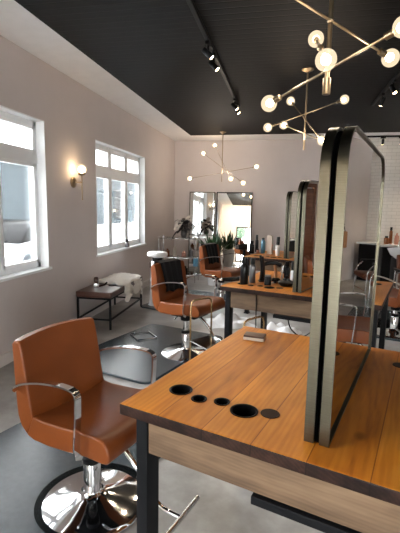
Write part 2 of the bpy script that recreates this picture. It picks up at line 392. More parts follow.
# windows in the left wall
for k, (a, d) in enumerate(WINS):
    w = struct(thing('window_%d' % (k+1), None, None, (XL-.13, (a+d)/2, ZS)))
    Wd, Hh = d-a, ZT-ZS; zt0, zt1 = 1.19, 1.305   # transom bar
    mb = MB()
    mb.box((.065, Wd/2-.006, Hh/2), (.135, .012, Hh)).box((.065, -Wd/2+.006, Hh/2), (.135, .012, Hh)).box((.065, 0, Hh-.006), (.135, Wd, .012))
    mb.build('window_lining', MT['white'], w, smooth=0)
    mb = MB()
    for y in (-Wd/2+.035, Wd/2-.035): mb.box((0, y, Hh/2), (.06, .05, Hh-.02))
    for y in (-Wd/6, Wd/6): mb.box((0, y, Hh/2), (.07, .07, Hh-.02))
    mb.box((0, 0, .045), (.06, Wd-.02, .06)).box((0, 0, Hh-.04), (.06, Wd-.02, .05)).box((.003, 0, (zt0+zt1)/2), (.07, Wd-.02, zt1-zt0))
    mb.build('window_frame', MT['vinyl'], w, smooth=0)
    for j in (-1, 0, 1):
        yc = j*Wd/3*.985; pw = Wd/3-.075
        for z0, z1 in ((.075, zt0), (zt1, Hh-.065)):
            mb = MB(); e = .034
            mb.box((.006, yc-pw/2+e/2, (z0+z1)/2), (.05, e, z1-z0)).box((.006, yc+pw/2-e/2, (z0+z1)/2), (.05, e, z1-z0))
            mb.box((.006, yc, z0+e/2), (.05, pw, e)).box((.006, yc, z1-e/2), (.05, pw, e))
            sa = mb.build('sash', MT['white'], w, smooth=0)
            MB().box((0, yc, (z0+z1)/2), (.008, pw-.04, z1-z0-.04)).build('pane', MT['pane'], sa, smooth=0)
    struct(MB().box((XL-.055, (a+d)/2, ZS+.008), (.15, d-a-.026, .02), bev=.003).box((XL+.012, (a+d)/2, ZS+.004), (.028, d-a+.05, .03), bev=.004).build('trim_%d' % (k+1), MT['white'], smooth=0))
# light portals at the openings (sampling aids only)
def portal(loc, sx, sy, rot):
    l = bpy.data.lights.new('window_portal', 'AREA'); l.shape = 'RECTANGLE'; l.size = sx; l.size_y = sy
    l.cycles.is_portal = True
    o = bpy.data.objects.new('window_portal', l); COL.objects.link(o); o.location = loc; o.rotation_euler = rot
for a, d in WINS: portal((XL-.17, (a+d)/2, (ZS+ZT)/2), ZT-ZS, d-a, (0, -PI/2, 0))
portal(((FX0+FX1)/2, YF-.18, (FZ0+FZ1)/2), FX1-FX0, FZ1-FZ0, (PI/2, 0, 0))
portal(((GX0+GX1)/2, YF-.18, (GZ0+GZ1)/2), GX1-GX0, GZ1-GZ0, (PI/2, 0, 0))

# wooden door in the right wall
dr = struct(thing('door_1', None, None, (XR-.02, 7.72, 0)))
MB().box((-.02, 0, 1.02), (.04, .86, 2.04), bev=.004).build('door_leaf', MT['door_wood'], dr, smooth=0)
mb = MB(); mb.box((-.015, -.475, 1.05), (.07, .07, 2.1)).box((-.015, .475, 1.05), (.07, .07, 2.1)).box((-.015, 0, 2.11), (.07, 1.02, .08))
mb.build('door_frame', MT['door_wood'], dr, smooth=0)
MB().lathe([(.012, 0), (.012, .04), (.026, .045), (.028, .07), (0, .075)], (-.04, -.36, 1.0), axis=(-1, 0, 0)).build('door_handle', MT['steel'], dr)

# ------------------------------------------------------------------ outdoors
struct(MB().box((0, 10, -.35), (120, 120, .1)).build('ground', MT['asphalt'], smooth=0))
bd = thing('building', 'long blue-grey sided building across the yard outside the left windows', 'building', (-12, 18, -.3))
MB().box((0, 0, 1.75), (4, 44, 3.5)).build('wall', MT['siding'], bd, smooth=0)
MB().box((0, 0, 3.6), (4.5, 44.5, .22), bev=.05).build('roof', MT['sidetrim'], bd, smooth=0)
for y in (-16, -10.5, 6, 17):
    f = MB().box((2.03, y, 2.0), (.08, 1.6, 1.7)).build('window', MT['sidetrim'], bd, smooth=0)
    MB().box((2.07, y, 2.0), (.04, 1.36, 1.46)).build('pane', MT['black_plastic'], f, smooth=0)
def tree(x, y, h, r, label):
    t = thing('tree', label, 'tree', (x, y, -.3), group=None)
    MB().sweep([(0, 0, 0), (.05, 0, h*.35), (0, .05, h*.62)], [.16, .13, .09]).build('trunk', MT['bark'], t)
    mb = MB()
    for i in range(70):
        u = Vector((random.gauss(0, 1), random.gauss(0, 1), random.gauss(0, 1))).normalized()*r*random.uniform(.3, 1)
        mb.sphere((u.x, u.y, h*.7+u.z*.8), r*random.uniform(.16, .3), sub=1)
    mb.build('crown', MT['foliage'], t, smooth=0)
tag(MB().box((-9.2, 18, .15), (.25, 44, .9), bev=.03).build('yard_wall', MT['white'], smooth=0), 'low white yard wall in front of the blue-grey building outside', 'wall')
car = thing('car', 'pale parked car in the yard outside the large near window', 'car', (-7.2, 10.6, -.3), R(90))
bsec = [(-2.1, .35), (-2.15, .62), (-2.0, .82), (-1.2, .92), (.9, .92), (1.9, .78), (2.1, .6), (2.1, .35)]
csec = [(-1.45, .90), (-1.0, 1.36), (-.3, 1.46), (.35, 1.40), (1.0, .90)]
MB().loft([[(x, -.85, z) for x, z in bsec], [(x, .85, z) for x, z in bsec]], bev=.08).build('body', MT['vinyl'], car)
MB().loft([[(x, -.74, z) for x, z in csec], [(x, .74, z) for x, z in csec]], bev=.06).build('cabin', MT['black_plastic'], car)
for x in (-1.3, 1.35):
    for y in (-.80, .80): MB().lathe([(0, -.1), (.30, -.1), (.33, -.06), (.33, .06), (.30, .1), (0, .1)], (x, y, .33), 24, axis=(0, 1, 0)).build('wheel', MT['rubber'], car)
tree(-2.6, -9, 4.2, 1.6, 'leafy green tree outside the glass front door')
tree(1.5, -14, 6, 2.2, 'leafy green tree across the road in front of the added fill window')

# ------------------------------------------------------------------ styling stations
TH_TOP, ZTOP = .042, .88
HOLES = [(.134, .2126, .043), (.233, .1825, .027), (.318, .206, .027), (.416, .185, .047), (.5037, .213, .033)]
TW, TD = 1.38, 1.18
def bool_cut(o, cutter):
    md = o.modifiers.new('cut', 'BOOLEAN'); md.operation = 'DIFFERENCE'; md.object = cutter; md.solver = 'EXACT'
    dg = bpy.context.evaluated_depsgraph_get(); me = bpy.data.meshes.new_from_object(o.evaluated_get(dg))
    o.modifiers.clear(); old = o.data; o.data = me; bpy.data.meshes.remove(old)
    cm = cutter.data; bpy.data.objects.remove(cutter); bpy.data.meshes.remove(cm)
def make_station():
    root = thing('styling_station', '', 'salon station', ST[0], -TH)
    zt = ZTOP
    top = MB().box((TW/2, TD/2, zt-TH_TOP/2), (TW, TD, TH_TOP), bev=.006, seg=2).build('tabletop', [MT['top'], MT['top_edge']], root, smooth=30)
    allh = HOLES + [(TW-a, TD-b, r) for a, b, r in HOLES]
    mb = MB()
    for a, b, r in allh: mb.lathe([(r, zt-.1), (r, zt+.05)], (a, b, 0), 32)
    cut = mb.build('cutter', MT['top'], root); bpy.context.view_layer.update(); bool_cut(top, cut)
    for p in top.data.polygons:
        c = p.center
        if abs(p.normal.z) < .5 and (c.x < .004 or c.x > TW-.004 or c.y < .004 or c.y > TD-.004): p.material_index = 1
        p.use_smooth = False
    for i, (a, b, r) in enumerate(allh):
        if i % 5 == 4:
            MB().lathe([(r+.001, zt+.001), (r, zt+.003), (0, zt+.003)], (a, b, 0), 32).lathe([(r-.002, zt-.03), (r-.002, zt+.001)], (a, b, 0), 32).build('hole_cap', MT['brown_plastic'], root)
        else:
            MB().lathe([(r-.0035, zt+.002), (r+.001, zt+.004), (r+.004, zt+.003), (r+.004, zt+.001), (r-.002, zt), (r-.002, zt-.10), (0, zt-.10), (0, zt-.096), (r-.005, zt-.096), (r-.0035, zt+.002)], (a, b, 0), 32, cap=False).build('holder_cup', MT['black_plastic'], root)
    for sx in (0, 1):
        for sy in (0, 1):
            x = .055 if sx == 0 else TW-.055; y = .10 if sy == 0 else TD-.10
            MB().box((x, y, (zt-TH_TOP)/2), (.05, .08, zt-TH_TOP), bev=.003).box((x, y, .008), (.07, .09, .016), bev=.003).build('leg', MT['black_metal'], root, smooth=30)
    for sy, y in ((0, .075), (1, TD-.075)):
        MB().box((TW/2, y, (.675+zt-TH_TOP)/2), (TW-.17, .022, zt-TH_TOP-.675), bev=.002).build('apron', MT['apron'], root, smooth=0)
    for x in (.075, TW-.075): MB().box((x, TD/2, (.70+zt-TH_TOP)/2), (.022, TD-.30, zt-TH_TOP-.70), bev=.002).build('side_rail', MT['apron'], root, smooth=0)
    for y in (.085, TD-.085): MB().box((TW/2+.03, y, .655), (TW-.95, .07, .03), bev=.004).build('cable_tray', MT['black_metal'], root, smooth=0)
    return root
proto = make_station()
stations = [proto, copy_tree(proto), copy_tree(proto)]
SL = ['nearest wood-topped styling station, filling the lower right of the photo', 'second styling station, with black bottles and a black bowl on its wood top', 'farthest styling station, behind the middle one, tall bottles along its wood top']
for k in range(3): place(stations[k], ST[k], -TH, SL[k], 'styling stations in a row')

# arched mirrors, two back to back on each station
def arch(y0, y1, z0, z1, r, n=10):
    return [(y0, z0), (y1, z0)] + arc(y1-r, z1-r, r, 0, PI/2, n) + arc(y0+r, z1-r, r, PI/2, PI, n)
def ring(mb, outer, inner, x0, x1):
    b = bmesh.new(); k = len(outer)
    V = [[b.verts.new((x, y, z)) for y, z in pl] for x, pl in ((x0, outer), (x1, outer), (x1, inner), (x0, inner))]
    for q in range(4):
        A, B = V[q], V[(q+1) % 4]
        for i in range(k):
            j = (i+1) % k; b.faces.new((A[i], A[j], B[j], B[i]))
    bmesh.ops.recalc_face_normals(b, faces=b.faces[:]); return mb._add(b)
def plate(mb, pl, x0, x1):
    b = bmesh.new(); A = [b.verts.new((x0, y, z)) for y, z in pl]; B = [b.verts.new((x1, y, z)) for y, z in pl]; k = len(pl)
    b.faces.new(A[::-1]); b.faces.new(B)
    for i in range(k): b.faces.new((A[i], A[(i+1) % k], B[(i+1) % k], B[i]))
    bmesh.ops.recalc_face_normals(b, faces=b.faces[:]); return mb._add(b)
MW, MH = 1.02, .965
def make_mirror():
    # faces local +x; back plane at x=0
    root = thing('arched_mirror', '', 'mirror')
    o, i = arch(0, MW, 0, MH, .13), arch(.007, MW-.007, .007, MH-.007, .123)
    ring(MB(), o, i, 0, .030).build('frame', MT['brass'], root, smooth=35)
    plate(MB(), i, .006, .023).build('mirror_glass', MT['glassm'], root, smooth=0)
    plate(MB(), arch(.012, MW-.012, .0, MH-.012, .118), -.008, .0055).build('backing', MT['void'], root, smooth=0)
    return root
mproto = make_mirror(); first = True
dirs = [('right', 1), ('left', -1)]
MLAB = {(0, 1): 'large brass-framed arched mirror on the nearest station, its face to the right',
        (0, -1): 'large brass arched mirror on the nearest station, turned left, only its edge seen',
        (1, 1): 'arched mirror on the middle station reflecting brown wood, just left of the big mirror',
        (1, -1): 'left-facing arched mirror on the middle station, thin brass edge seen',
        (2, 1): 'arched mirror on the farthest station reflecting white tiles',
        (2, -1): 'left-facing arched mirror on the farthest station, thin brass edge beside the bottles'}
for k in range(3):
    xc, yc, drot = [(.6905, .105, 0), (.6905, .105, R(-4.5)), (.62, .13, R(2))][k]
    for nm, sgn in dirs:
        mo = mproto if first else copy_tree(mproto); first = False
        g = .0085
        ang = -TH + drot
        ux, uy = Vector((math.cos(ang), math.sin(ang), 0)), Vector((-math.sin(ang), math.cos(ang), 0))
        base = st(k, xc, yc, ZTOP+.001)
        if sgn == 1: place(mo, base+ux*g, ang, MLAB[(k, 1)], 'arched station mirrors')
        else: place(mo, base-ux*g+uy*MW, ang+PI, MLAB[(k, -1)], 'arched station mirrors')

# ------------------------------------------------------------------ salon chairs
def make_chair(name, leather, label):
    root = thing(name, label, 'chair')
    ns = 13; wy = .262
    def sec(prof, curve, y):
        u = abs(y)/wy
        return [(x+curve(z)*u*u, y, z-(.012*u*u if z > .85 else 0)) for x, z in prof]
    back = [(-.272, .915), (-.262, .82), (-.247, .70), (-.232, .59), (-.220, .53), (-.196, .480), (-.155, .443),
            (-.108, .535), (-.128, .60), (-.152, .70), (-.178, .80), (-.205, .905), (-.218, .937), (-.252, .938)]
    cv = lambda z: .032*max(0, min(1, (z-.5)/.4))
    MB().loft([sec(back, cv, -wy+2*wy*i/(ns-1)) for i in range(ns)], bev=.012).build('backrest', leather, root, smooth=50)
    seat = [(-.155, .441), (-.105, .425), (0, .424), (.12, .434), (.24, .448), (.34, .447), (.372, .452), (.388, .470),
            (.389, .500), (.378, .528), (.35, .545), (.29, .551), (.18, .545), (.06, .535), (-.05, .530), (-.107, .536)]
    def sec2(y):
        u = abs(y)/wy
        return [(x, y, z+(.016*(u**3) if z > .5 and x < .36 else 0)) for x, z in seat]
    MB().loft([sec2(-wy+2*wy*i/(ns-1)) for i in range(ns)], bev=.012).build('seat', leather, root, smooth=50)
    for s in (-1, 1):
        y = s*.292
        pts = smoothpath([(-.205, s*.27, .675), (-.185, y, .700), (-.12, y, .735), (0, y, .768), (.12, y, .783), (.20, y, .782)], 5)
        pts += [Vector(p) for p in ((.222, y, .776), (.235, y, .762), (.238, y, .742), (.236, y, .66), (.228, y, .57), (.222, y, .50), (.218, y*.97, .455), (.215, y*.85, .440))]
        MB().sweep(pts, rect=(.034, .009), side=(0, 1, 0)).build('armrest', MT['chrome'], root, smooth=50)
    MB().box((.05, 0, .405), (.30, .26, .030), bev=.006).lathe([(.055, .33), (.06, .392)], n=20).build('seat_mount', MT['black_metal'], root, smooth=40)
    MB().lathe([(.030, .05), (.030, .48)], n=24).lathe([(.047, .055), (.047, .24), (.042, .25), (.030, .252)], n=28).build('column', MT['chrome'], root, smooth=40)
    MB().lathe([(.0475, .245), (.050, .25), (.050, .275), (.031, .28)], n=28).build('column_collar', MT['black_plastic'], root, smooth=40)
    MB().lathe([(.286, 0), (.288, .006), (.285, .012), (.26, .020), (.19, .032), (.13, .046), (.08, .060), (.055, .070), (.048, .085)], n=56).build('base', MT['chrome'], root, smooth=60)
    for ch_ in root.children:
        if ch_.name.split('.')[0] in ('base', 'column', 'column_collar', 'seat_mount'): ch_.location = (.065, -.035, 0)
    MB().sweep(smoothpath([(.10, 0, .41), (.22, 0, .38), (.34, 0, .28), (.42, 0, .17), (.50, 0, .115), (.60, 0, .105)], 6), .014, 12).build('footrest_arm', MT['chrome'], root)
    MB().sweep([(.605, -.165, .105), (.605, .165, .105)], .013, 12).build('footrest_bar', MT['steel'], root)
    MB().sweep(smoothpath([(-.0, -.03, .36), (-.01, -.07, .365), (-.01, -.11, .36), (0, -.14, .35)], 5), .007, 8).sphere((0, -.14, .35), .013, sub=2).build('pump_lever', MT['chrome'], root)
    return root
chair = make_chair('salon_chair', MT['leather'], '')
CH = [((-1.005, 1.925, 0), -TH, 'large cognac leather salon chair in the foreground on a round chrome base'),
      ((-1.05, 4.25, 0), R(-22), 'second cognac salon chair, black cape over its back, beside the middle station'),
      ((-1.04, 6.70, 0), R(-22), 'farthest cognac salon chair, black cape over its back, near the spiky plant'),
      (tuple(st(1, 1.93, .60)), PI-TH, 'cognac salon chair right of the middle station, its seat seen in the big mirror'),
      (tuple(st(2, 2.14, .08)), R(135), 'salon chair at the right edge of the photo beside the farthest station')]
chairs = []
for i, (p, a, lb) in enumerate(CH):
    c = chair if i == 0 else copy_tree(chair)
    place(c, p, a, lb, 'cognac salon chairs'); chairs.append(c)
    lift = [0, .06, .04, 0, 0][i]
    for ch in c.children:
        if ch.name.split('.')[0] in ('backrest', 'seat', 'armrest', 'seat_mount', 'pump_lever', 'footrest_arm', 'footrest_bar'): ch.location.z = lift
# capes over chair backs
def cape(ch, lf, label):
    g = []
    for i in range(17):
        y = -.16+.33*i/16; row = []
        wv = .006*math.sin(i*1.3)
        path = [(-.262, .64), (-.274, .72), (-.286, .82), (-.292, .90), (-.280, .948), (-.235, .958), (-.195, .940), (-.168, .85), (-.145, .76), (-.122, .68), (-.112, .63)]
        for j, (x, z) in enumerate(path):
            u = abs(y)/.262
            row.append((x+.032*u*u*min(1, max(0, (z-.5)/.4))+(wv+.004 if j > 5 else -wv-.004), y+.01*math.sin(j*.9+i*.2), z+(.012*math.sin(i*.7) if j in (0, 10) else 0)))
        g.append(row)
    o = MB().sheet(g, .006).build('barber_cape', MT['cloth_black'], None, ch.location+Vector((0, 0, lf)), ch.rotation_euler.z)
    return tag(o, label, 'cape', 'black capes')
cape(chairs[1], .06, 'black cape draped over the back of the second salon chair')
cape(chairs[2], .04, 'black cape draped over the back of the farthest salon chair')

# ------------------------------------------------------------------ rubber mats
def mat_poly():
    p = [(-1.50, -.50), (-.44, -.50)]
    p = arc(-.53, -.43, .09, -PI/2, 0, 5)
    p += [(-.44, .41-.283)]+[(x, y) for x, y in arc(-.535, .41, .297, R(-72), R(-288), 28)]+[(-.44, .41+.283)]
    p += arc(-.53, 1.0, .09, 0, PI/2, 5)+arc(-1.46, 1.0, .09, PI/2, PI, 5)+arc(-1.46, -.43, .09, PI, 1.5*PI, 5)
    return p
matp = MB().prism(mat_poly(), .001, .020, bev=.008).build('floor_mat', MT['rubber'], None, smooth=40)
tag(matp, '', 'mat')
for i, (k, rot, lb) in enumerate([(0, 0, 'charcoal rubber mat under the foreground salon chair'), (1, 0, 'charcoal rubber mat under the second salon chair'),
                            (2, 0, 'charcoal rubber mat under the farthest left salon chair'), (1, 1, 'charcoal rubber mat right of the middle station, white paper on it'),
                            (2, 1, 'charcoal rubber mat right of the farthest station')]):
    o = matp if i == 0 else matp.copy()
    if i: COL.objects.link(o)
    if rot: place(o, st(k, TW, .93, 0), PI-TH, lb, 'rubber mats')
    else: place(o, ST[k], -TH, lb, 'rubber mats')
# chrome wire foot frame on second mat
mb = MB(); mb.sweep([(-.13, -.12, 0), (.13, -.12, 0), (.13, .12, 0), (-.13, .12, 0)], .008, 8, closed=True)
tag(mb.build('foot_frame', MT['chrome'], None, (-1.63, 4.61, .029), R(-50)), 'small rectangular chrome wire frame lying on the mat of the second chair', 'metal frame')

# ------------------------------------------------------------------ bench with sheepskin
BQ = Vector((-2.37, 4.78, 0))
bn = thing('bench', 'dark brown leather bench with black metal frame along the left wall', 'bench', BQ, R(2.5))
bw, bl = .48, 1.36; rr = .012
MB().box((0, bl/2, .455), (bw, bl, .075), bev=.018, seg=3).build('seat', MT['bench_leather'], bn, smooth=50)
for x in (-bw/2+.02, bw/2-.02):
    for y in (.02, bl-.02): MB().box((x, y, .21), (.024, .024, .42)).build('leg', MT['black_metal'], bn, smooth=0)
mb = MB()
for z in (.405, .13):
    for x in (-bw/2+.02, bw/2-.02): mb.box((x, bl/2, z), (.02, bl-.04, .02))
    for y in (.02, bl-.02): mb.box((0, y, z), (bw-.04, .02, .02))
mb.build('frame_rail', MT['black_metal'], bn, smooth=0)
g = []
for i in range(25):
    row = []; v = i/24
    for j in range(29):
        u = j/28; y = .52+.82*v+.03*math.sin(u*9)+.015*math.sin(u*23+v*4)
        t = u*1.02     # across: from wall side over the top, down the front
        if t < .58: x = -.215+t/.58*.44; z = .513+.03*math.sin(PI*min(1, t/.58))*math.sin(PI*v)**.4
        else: x = .25+.015*math.sin(v*11); z = .50-(t-.58)*(.60-.20*math.sin(v*3.2+.3)+.09*math.sin(v*14))
        if .54 < t < .62: z -= .004
        row.append((x+random.uniform(-.009, .009), y+random.uniform(-.012, .012), z+random.uniform(-.002, .018)))
    g.append(row)
tag(MB().sheet(g, .018).build('sheepskin_throw', MT['fur'], None, BQ, R(2.5), smooth=80), 'cream sheepskin throw hanging over the far end of the bench', 'throw')
ds = thing('tape_dispenser', 'small dark and silver object on the near end of the brown bench', 'small object', BQ+Vector((-.10, .30, .4935)), R(30))
MB().box((0, 0, .03), (.07, .11, .06), bev=.015).build('body', MT['steel'], ds); MB().lathe([(.03, 0), (.05, .01), (.05, .05), (.03, .06)], (-.03, .0, .095), axis=(1, 0, 0)).build('ring', MT['bench_leather'], ds)
MB().sweep([(.04, -.03, .02), (.1, -.1, .05), (.13, -.13, .085)], .012).build('handle', MT['brown_plastic'], ds)
tag(MB().box((0, 0, .006), (.10, .06, .012), bev=.003).build('phone', MT['black_plastic'], None, BQ+Vector((.06, .48, .4935)), R(60)), 'flat black handset lying on the brown bench beside the sheepskin', 'phone')

# white round pedestal behind the second chair
pd = thing('pedestal_table', 'white round pedestal with thick rounded top behind the second chair', 'pedestal', (-1.975, 6.25, 0))
MB().lathe([(0, .79), (.10, .79), (.15, .80), (.165, .825), (.165, .85), (.15, .875), (.10, .885), (0, .887)], n=32).build('top', MT['porcelain'], pd, smooth=60)
MB().lathe([(.085, .73), (.085, .79)], n=24).build('neck', MT['black_plastic'], pd)
MB().lathe([(.15, 0), (.15, .02), (.13, .04), (.115, .3), (.10, .73), (0, .73)], n=32).build('body', MT['porcelain'], pd, smooth=50)

# ------------------------------------------------------------------ tall mirrors leaning on the back wall
for x0, x1, lb, fm in ((-2.29, -1.66, 'left tall mirror on the back wall, thin pale frame, reflecting the windows', 'brass'), (-1.62, -.775, 'right tall mirror on the back wall, black frame, reflecting the black ceiling', 'black_metal')):
    t = thing('wall_mirror', lb, 'mirror', (x0, YB-.105, .003), 0, 'tall mirrors on the back wall')
    w_, h_ = x1-x0, 1.955
    mb = MB().box((.011, 0, h_/2), (.022, .03, h_)).box((w_-.011, 0, h_/2), (.022, .03, h_)).box((w_/2, 0, .011), (w_-.04, .03, .022)).box((w_/2, 0, h_-.011), (w_-.04, .03, .022))
    mb.build('frame', MT[fm], t, smooth=0)
    MB().box((w_/2, 0, h_/2), (w_-.04, .01, h_-.04)).build('mirror_glass', MT['glassm'], t, smooth=0)
    t.rotation_euler = (R(-3.1 if fm == 'black_metal' else -2.1), 0, R(1.7) if fm == 'black_metal' else 0)
    if fm == 'black_metal': t.location.y -= .06

# chrome and glass etagere
et = thing('etagere', 'chrome and glass shelf rack in the back left corner', 'shelf rack', (-2.22, 8.55, 0))
mb = MB()
for x in (-.40, .40):
    for y in (-.18, .18): mb.sweep([(x, y, 0), (x, y, .97)], .011, 8)
for z in (.15, .52, .93):
    for x in (-.40, .40): mb.sweep([(x, -.18, z), (x, .18, z)], .009, 8)
    for y in (-.18, .18): mb.sweep([(-.40, y, z), (.40, y, z)], .009, 8)
mb.build('frame', MT['steel'], et)
for z in (.162, .532, .942): MB().box((0, 0, z), (.80, .36, .008)).build('shelf', MT['clear'], et, smooth=0)
for k, (x, z, r, h, mt) in enumerate([(-.25, .5365, .05, .16, 'amber'), (-.08, .5365, .04, .22, 'pale'), (.12, .5365, .05, .12, 'pink'), (.28, .5365, .045, .19, 'silver_bottle'), (-.2, .1665, .06, .2, 'pale'), (.15, .1665, .06, .17, 'black_plastic')]):
    o = MB().lathe([(r, 0), (r, h*.7), (r*.5, h*.8), (r*.45, h), (0, h)], n=16).build('jar', MT[mt], None, (-2.22+x, 8.52, z))
    tag(o, ['amber bottle leftmost on the middle shelf of the glass rack', 'pale tall bottle second on the middle shelf of the glass rack', 'squat pink jar on the middle shelf of the glass rack', 'grey metal bottle rightmost on the middle shelf of the glass rack', 'pale jar on the bottom shelf of the glass rack', 'black jar on the bottom shelf of the glass rack'][k], 'jar', 'jars on the glass rack')
def leaf(mb, base, d, ln, w, droop, n=7):
    d = Vector(d).normalized(); side = d.cross(Vector((0, 0, 1)))
    if side.length < .1: side = Vector((1, 0, 0))
    side.normalize(); g = []
    for i in range(n+1):
        t = i/n; p = Vector(base)+d*ln*t+Vector((0, 0, -droop*t*t*ln)); ww = w*math.sin(PI*min(.97, .12+.86*t))
        g.append([p-side*ww, p+Vector((0, 0, -.15*ww)), p+side*ww])
    mb.sheet(g, .0025)
# leafy arrangement on the rack
bq = thing('leafy_arrangement', 'arrangement of dark and dusty white drooping leaves on top of the glass rack', 'plant', (-2.10, 8.5, .9465))
MB().lathe([(.05, 0), (.075, .06), (.07, .13), (.05, .17), (.045, .165), (.05, .02), (0, .02)], n=20).build('vase', MT['silver_bottle'], bq)
m1, m2 = MB(), MB(); random.seed(3)
for i in range(52):
    a = random.uniform(0, 2*PI); e = random.uniform(-.2, 1.3); zz = random.uniform(.16, .36)
    leaf(m1 if i % 5 < 3 else m2, (.06*math.cos(a), .06*math.sin(a), zz), (math.cos(a)*math.cos(e), math.sin(a)*math.cos(e), math.sin(e)), random.uniform(.16, .26), random.uniform(.035, .06), random.uniform(.3, 1.0))
m1.build('dark_leaf', MT['leaf_black'], bq)['kind'] = 'stuff'; m2.build('pale_leaf', MT['leaf_pale'], bq)['kind'] = 'stuff'
# spiky plant
sp = thing('snake_plant', 'spiky dark green plant in a tall pale planter before the back mirror', 'plant', (-1.40, 8.30, 0))
MB().lathe([(.12, 0), (.15, .3), (.165, .62), (.15, .62), (.145, .58), (0, .58)], n=28).build('planter', MT['porcelain'], sp)
MB().lathe([(.146, .55), (.146, .59), (0, .60)], n=24).build('soil', MT['soil'], sp)
mb = MB(); random.seed(5)
for i in range(46):
    a = random.uniform(0, 2*PI); e = random.uniform(.65, 1.5); r0 = random.uniform(0, .09)
    leaf(mb, (r0*math.cos(a), r0*math.sin(a), .58), (math.cos(a)*math.cos(e), math.sin(a)*math.cos(e), math.sin(e)), random.uniform(.42, .64), random.uniform(.02, .034), random.uniform(0, .35))
mb.build('leaf', MT['leaf'], sp)['kind'] = 'stuff'

# ------------------------------------------------------------------ gold tubular stand between the first and second station
gs = thing('tubular_stand', 'gold tube stand with two hoops and clear glass shelf behind the nearest station', 'stand', (0, 0, 0))
hA = [(-.815, 3.60), (-.655, 3.80)]; hB = [(-.275, 3.05), (-.13, 3.25)]
ctr = Vector((-.48, 3.41, 0)); gs.location = ctr
for (p, q) in (hA, hB):
    a, d = Vector((*p, 0))-ctr, Vector((*q, 0))-ctr; zt = .745; u = (d-a).normalized()*.05
    pts = [a, a+Vector((0, 0, zt-.06)), a+u*.3+Vector((0, 0, zt-.015)), a+u+Vector((0, 0, zt)), d-u+Vector((0, 0, zt)), d-u*.3+Vector((0, 0, zt-.015)), d+Vector((0, 0, zt-.06)), d]
    MB().sweep(pts, .0085, 10).build('hoop', MT['gold'], gs)
for i in (0, 1):
    a, d = Vector((*hA[i], 0))-ctr, Vector((*hB[i], 0))-ctr
    MB().sweep([a+Vector((0, 0, .36)), d+Vector((0, 0, .36))], .007, 8).build('rail', MT['steel'], gs)
P_ = [Vector((*q, 0))-ctr for q in (hA[0], hB[0], hB[1], hA[1])]
MB().prism([(p.x*.97, p.y*.97) for p in P_], .367, .375).build('shelf', MT['clear'], gs, smooth=0)

# small case on nearest station
cs = thing('card_case', 'small brown and silver case lying on the far left of the nearest tabletop', 'case', (-.135, 2.215, ZTOP+.0005), R(-8))
MB().box((0, 0, .008), (.115, .075, .016), bev=.003).build('tray', MT['pale'], cs); MB().box((0, 0, .0215), (.112, .072, .011), bev=.003).build('lid', MT['bench_leather'], cs)

# ------------------------------------------------------------------ things on the middle station
Z0 = ZTOP+.0008
def bottle(p, r, h, mt, label, cap=None, name='bottle', caph=.25, shape='round', group='bottles on the stations', cat='bottle'):
    t = thing(name, label, cat, (p[0], p[1], Z0), random.uniform(0, 6), group)
    hb = h*(1-caph) if cap else h*.8
    if shape == 'box': MB().box((0, 0, hb/2), (r*1.9, r*1.2, hb), bev=.004).build('body', MT[mt], t)
    else: MB().lathe([(r*.93, 0), (r, .006), (r, hb*.86), (r*.82, hb*.95), (r*.45, hb), (0, hb)], n=20).build('body', MT[mt], t)
    if cap:
        MB().lathe([(r*.5, hb-.002), (r*.72, hb+.004), (r*.72, h*.98), (r*.6, h), (0, h)], n=18).build('cap', MT[cap], t)
    else:
        MB().lathe([(r*.46, hb-.002), (r*.40, h*.97), (r*.3, h), (0, h)], n=16).build('neck', MT[mt], t)
    return t
bottle((-.357, 3.857), .038, .259, 'black_plastic', 'large black bottle leftmost on the middle station', 'black_plastic')
bottle((-.289, 3.96), .031, .241, 'silver_bottle', 'gunmetal grey bottle beside the large black bottle on the middle station', 'black_plastic')
fi = thing('flat_iron', 'black flat iron standing upright on the middle station behind the jar', 'flat iron', (-.212, 4.041, Z0), R(20))
MB().sweep(smoothpath([(0, 0, 0), (.012, 0, .1), (.005, 0, .2), (-.012, 0, .262)], 5), [.016]*3+[.018]*10+[.012]*3, 10).build('arm', MT['black_plastic'], fi)
MB().sweep(smoothpath([(.028, 0, .012), (.03, 0, .1), (.02, 0, .2), (.01, 0, .25)], 5), .012, 10).build('arm', MT['brown_plastic'], fi); MB().box((.015, 0, .006), (.07, .05, .012), bev=.003).build('stand', MT['black_plastic'], fi)
jr = thing('clipper_jar', 'squat black jar in the middle of the middle station', 'jar', (-.136, 3.873, Z0))
MB().lathe([(.033, 0), (.034, .07), (.028, .08), (0, .08)], n=20).build('body', MT['black_plastic'], jr); MB().lathe([(.03, .08), (.03, .095), (0, .096)], n=20).build('lid', MT['silver_bottle'], jr)
hd = thing('hair_dryer', 'black hair dryer with curved nozzle standing behind the jar on the middle station', 'hair dryer', (-.10, 4.10, Z0), R(10))
MB().sweep(smoothpath([(-.10, 0, .150), (-.05, 0, .178), (.02, 0, .180), (.08, 0, .160)], 6), [.016]*4+[.021]*12+[.024]*3, 12).build('barrel', MT['black_plastic'], hd)
MB().sweep(smoothpath([(.02, 0, .17), (.03, 0, .10), (.035, 0, .03)], 6), .016, 12).build('handle', MT['tan'], hd); MB().lathe([(.045, 0), (.045, .02), (.03, .035), (0, .035)], (.035, 0, 0)).build('stand', MT['black_plastic'], hd)
tg = thing('hair_clip', 'small steel clips lying between the jar and the bowl on the middle station', 'hair clip', (-.068, 3.947, Z0), R(30))
MB().box((0, 0, .008), (.08, .018, .014), bev=.003).box((.01, .03, .008), (.06, .016, .014), rz=.5, bev=.003).build('blade', MT['steel'], tg); MB().lathe([(.012, .012), (.012, .045), (0, .047)]).build('spring', MT['black_metal'], tg)
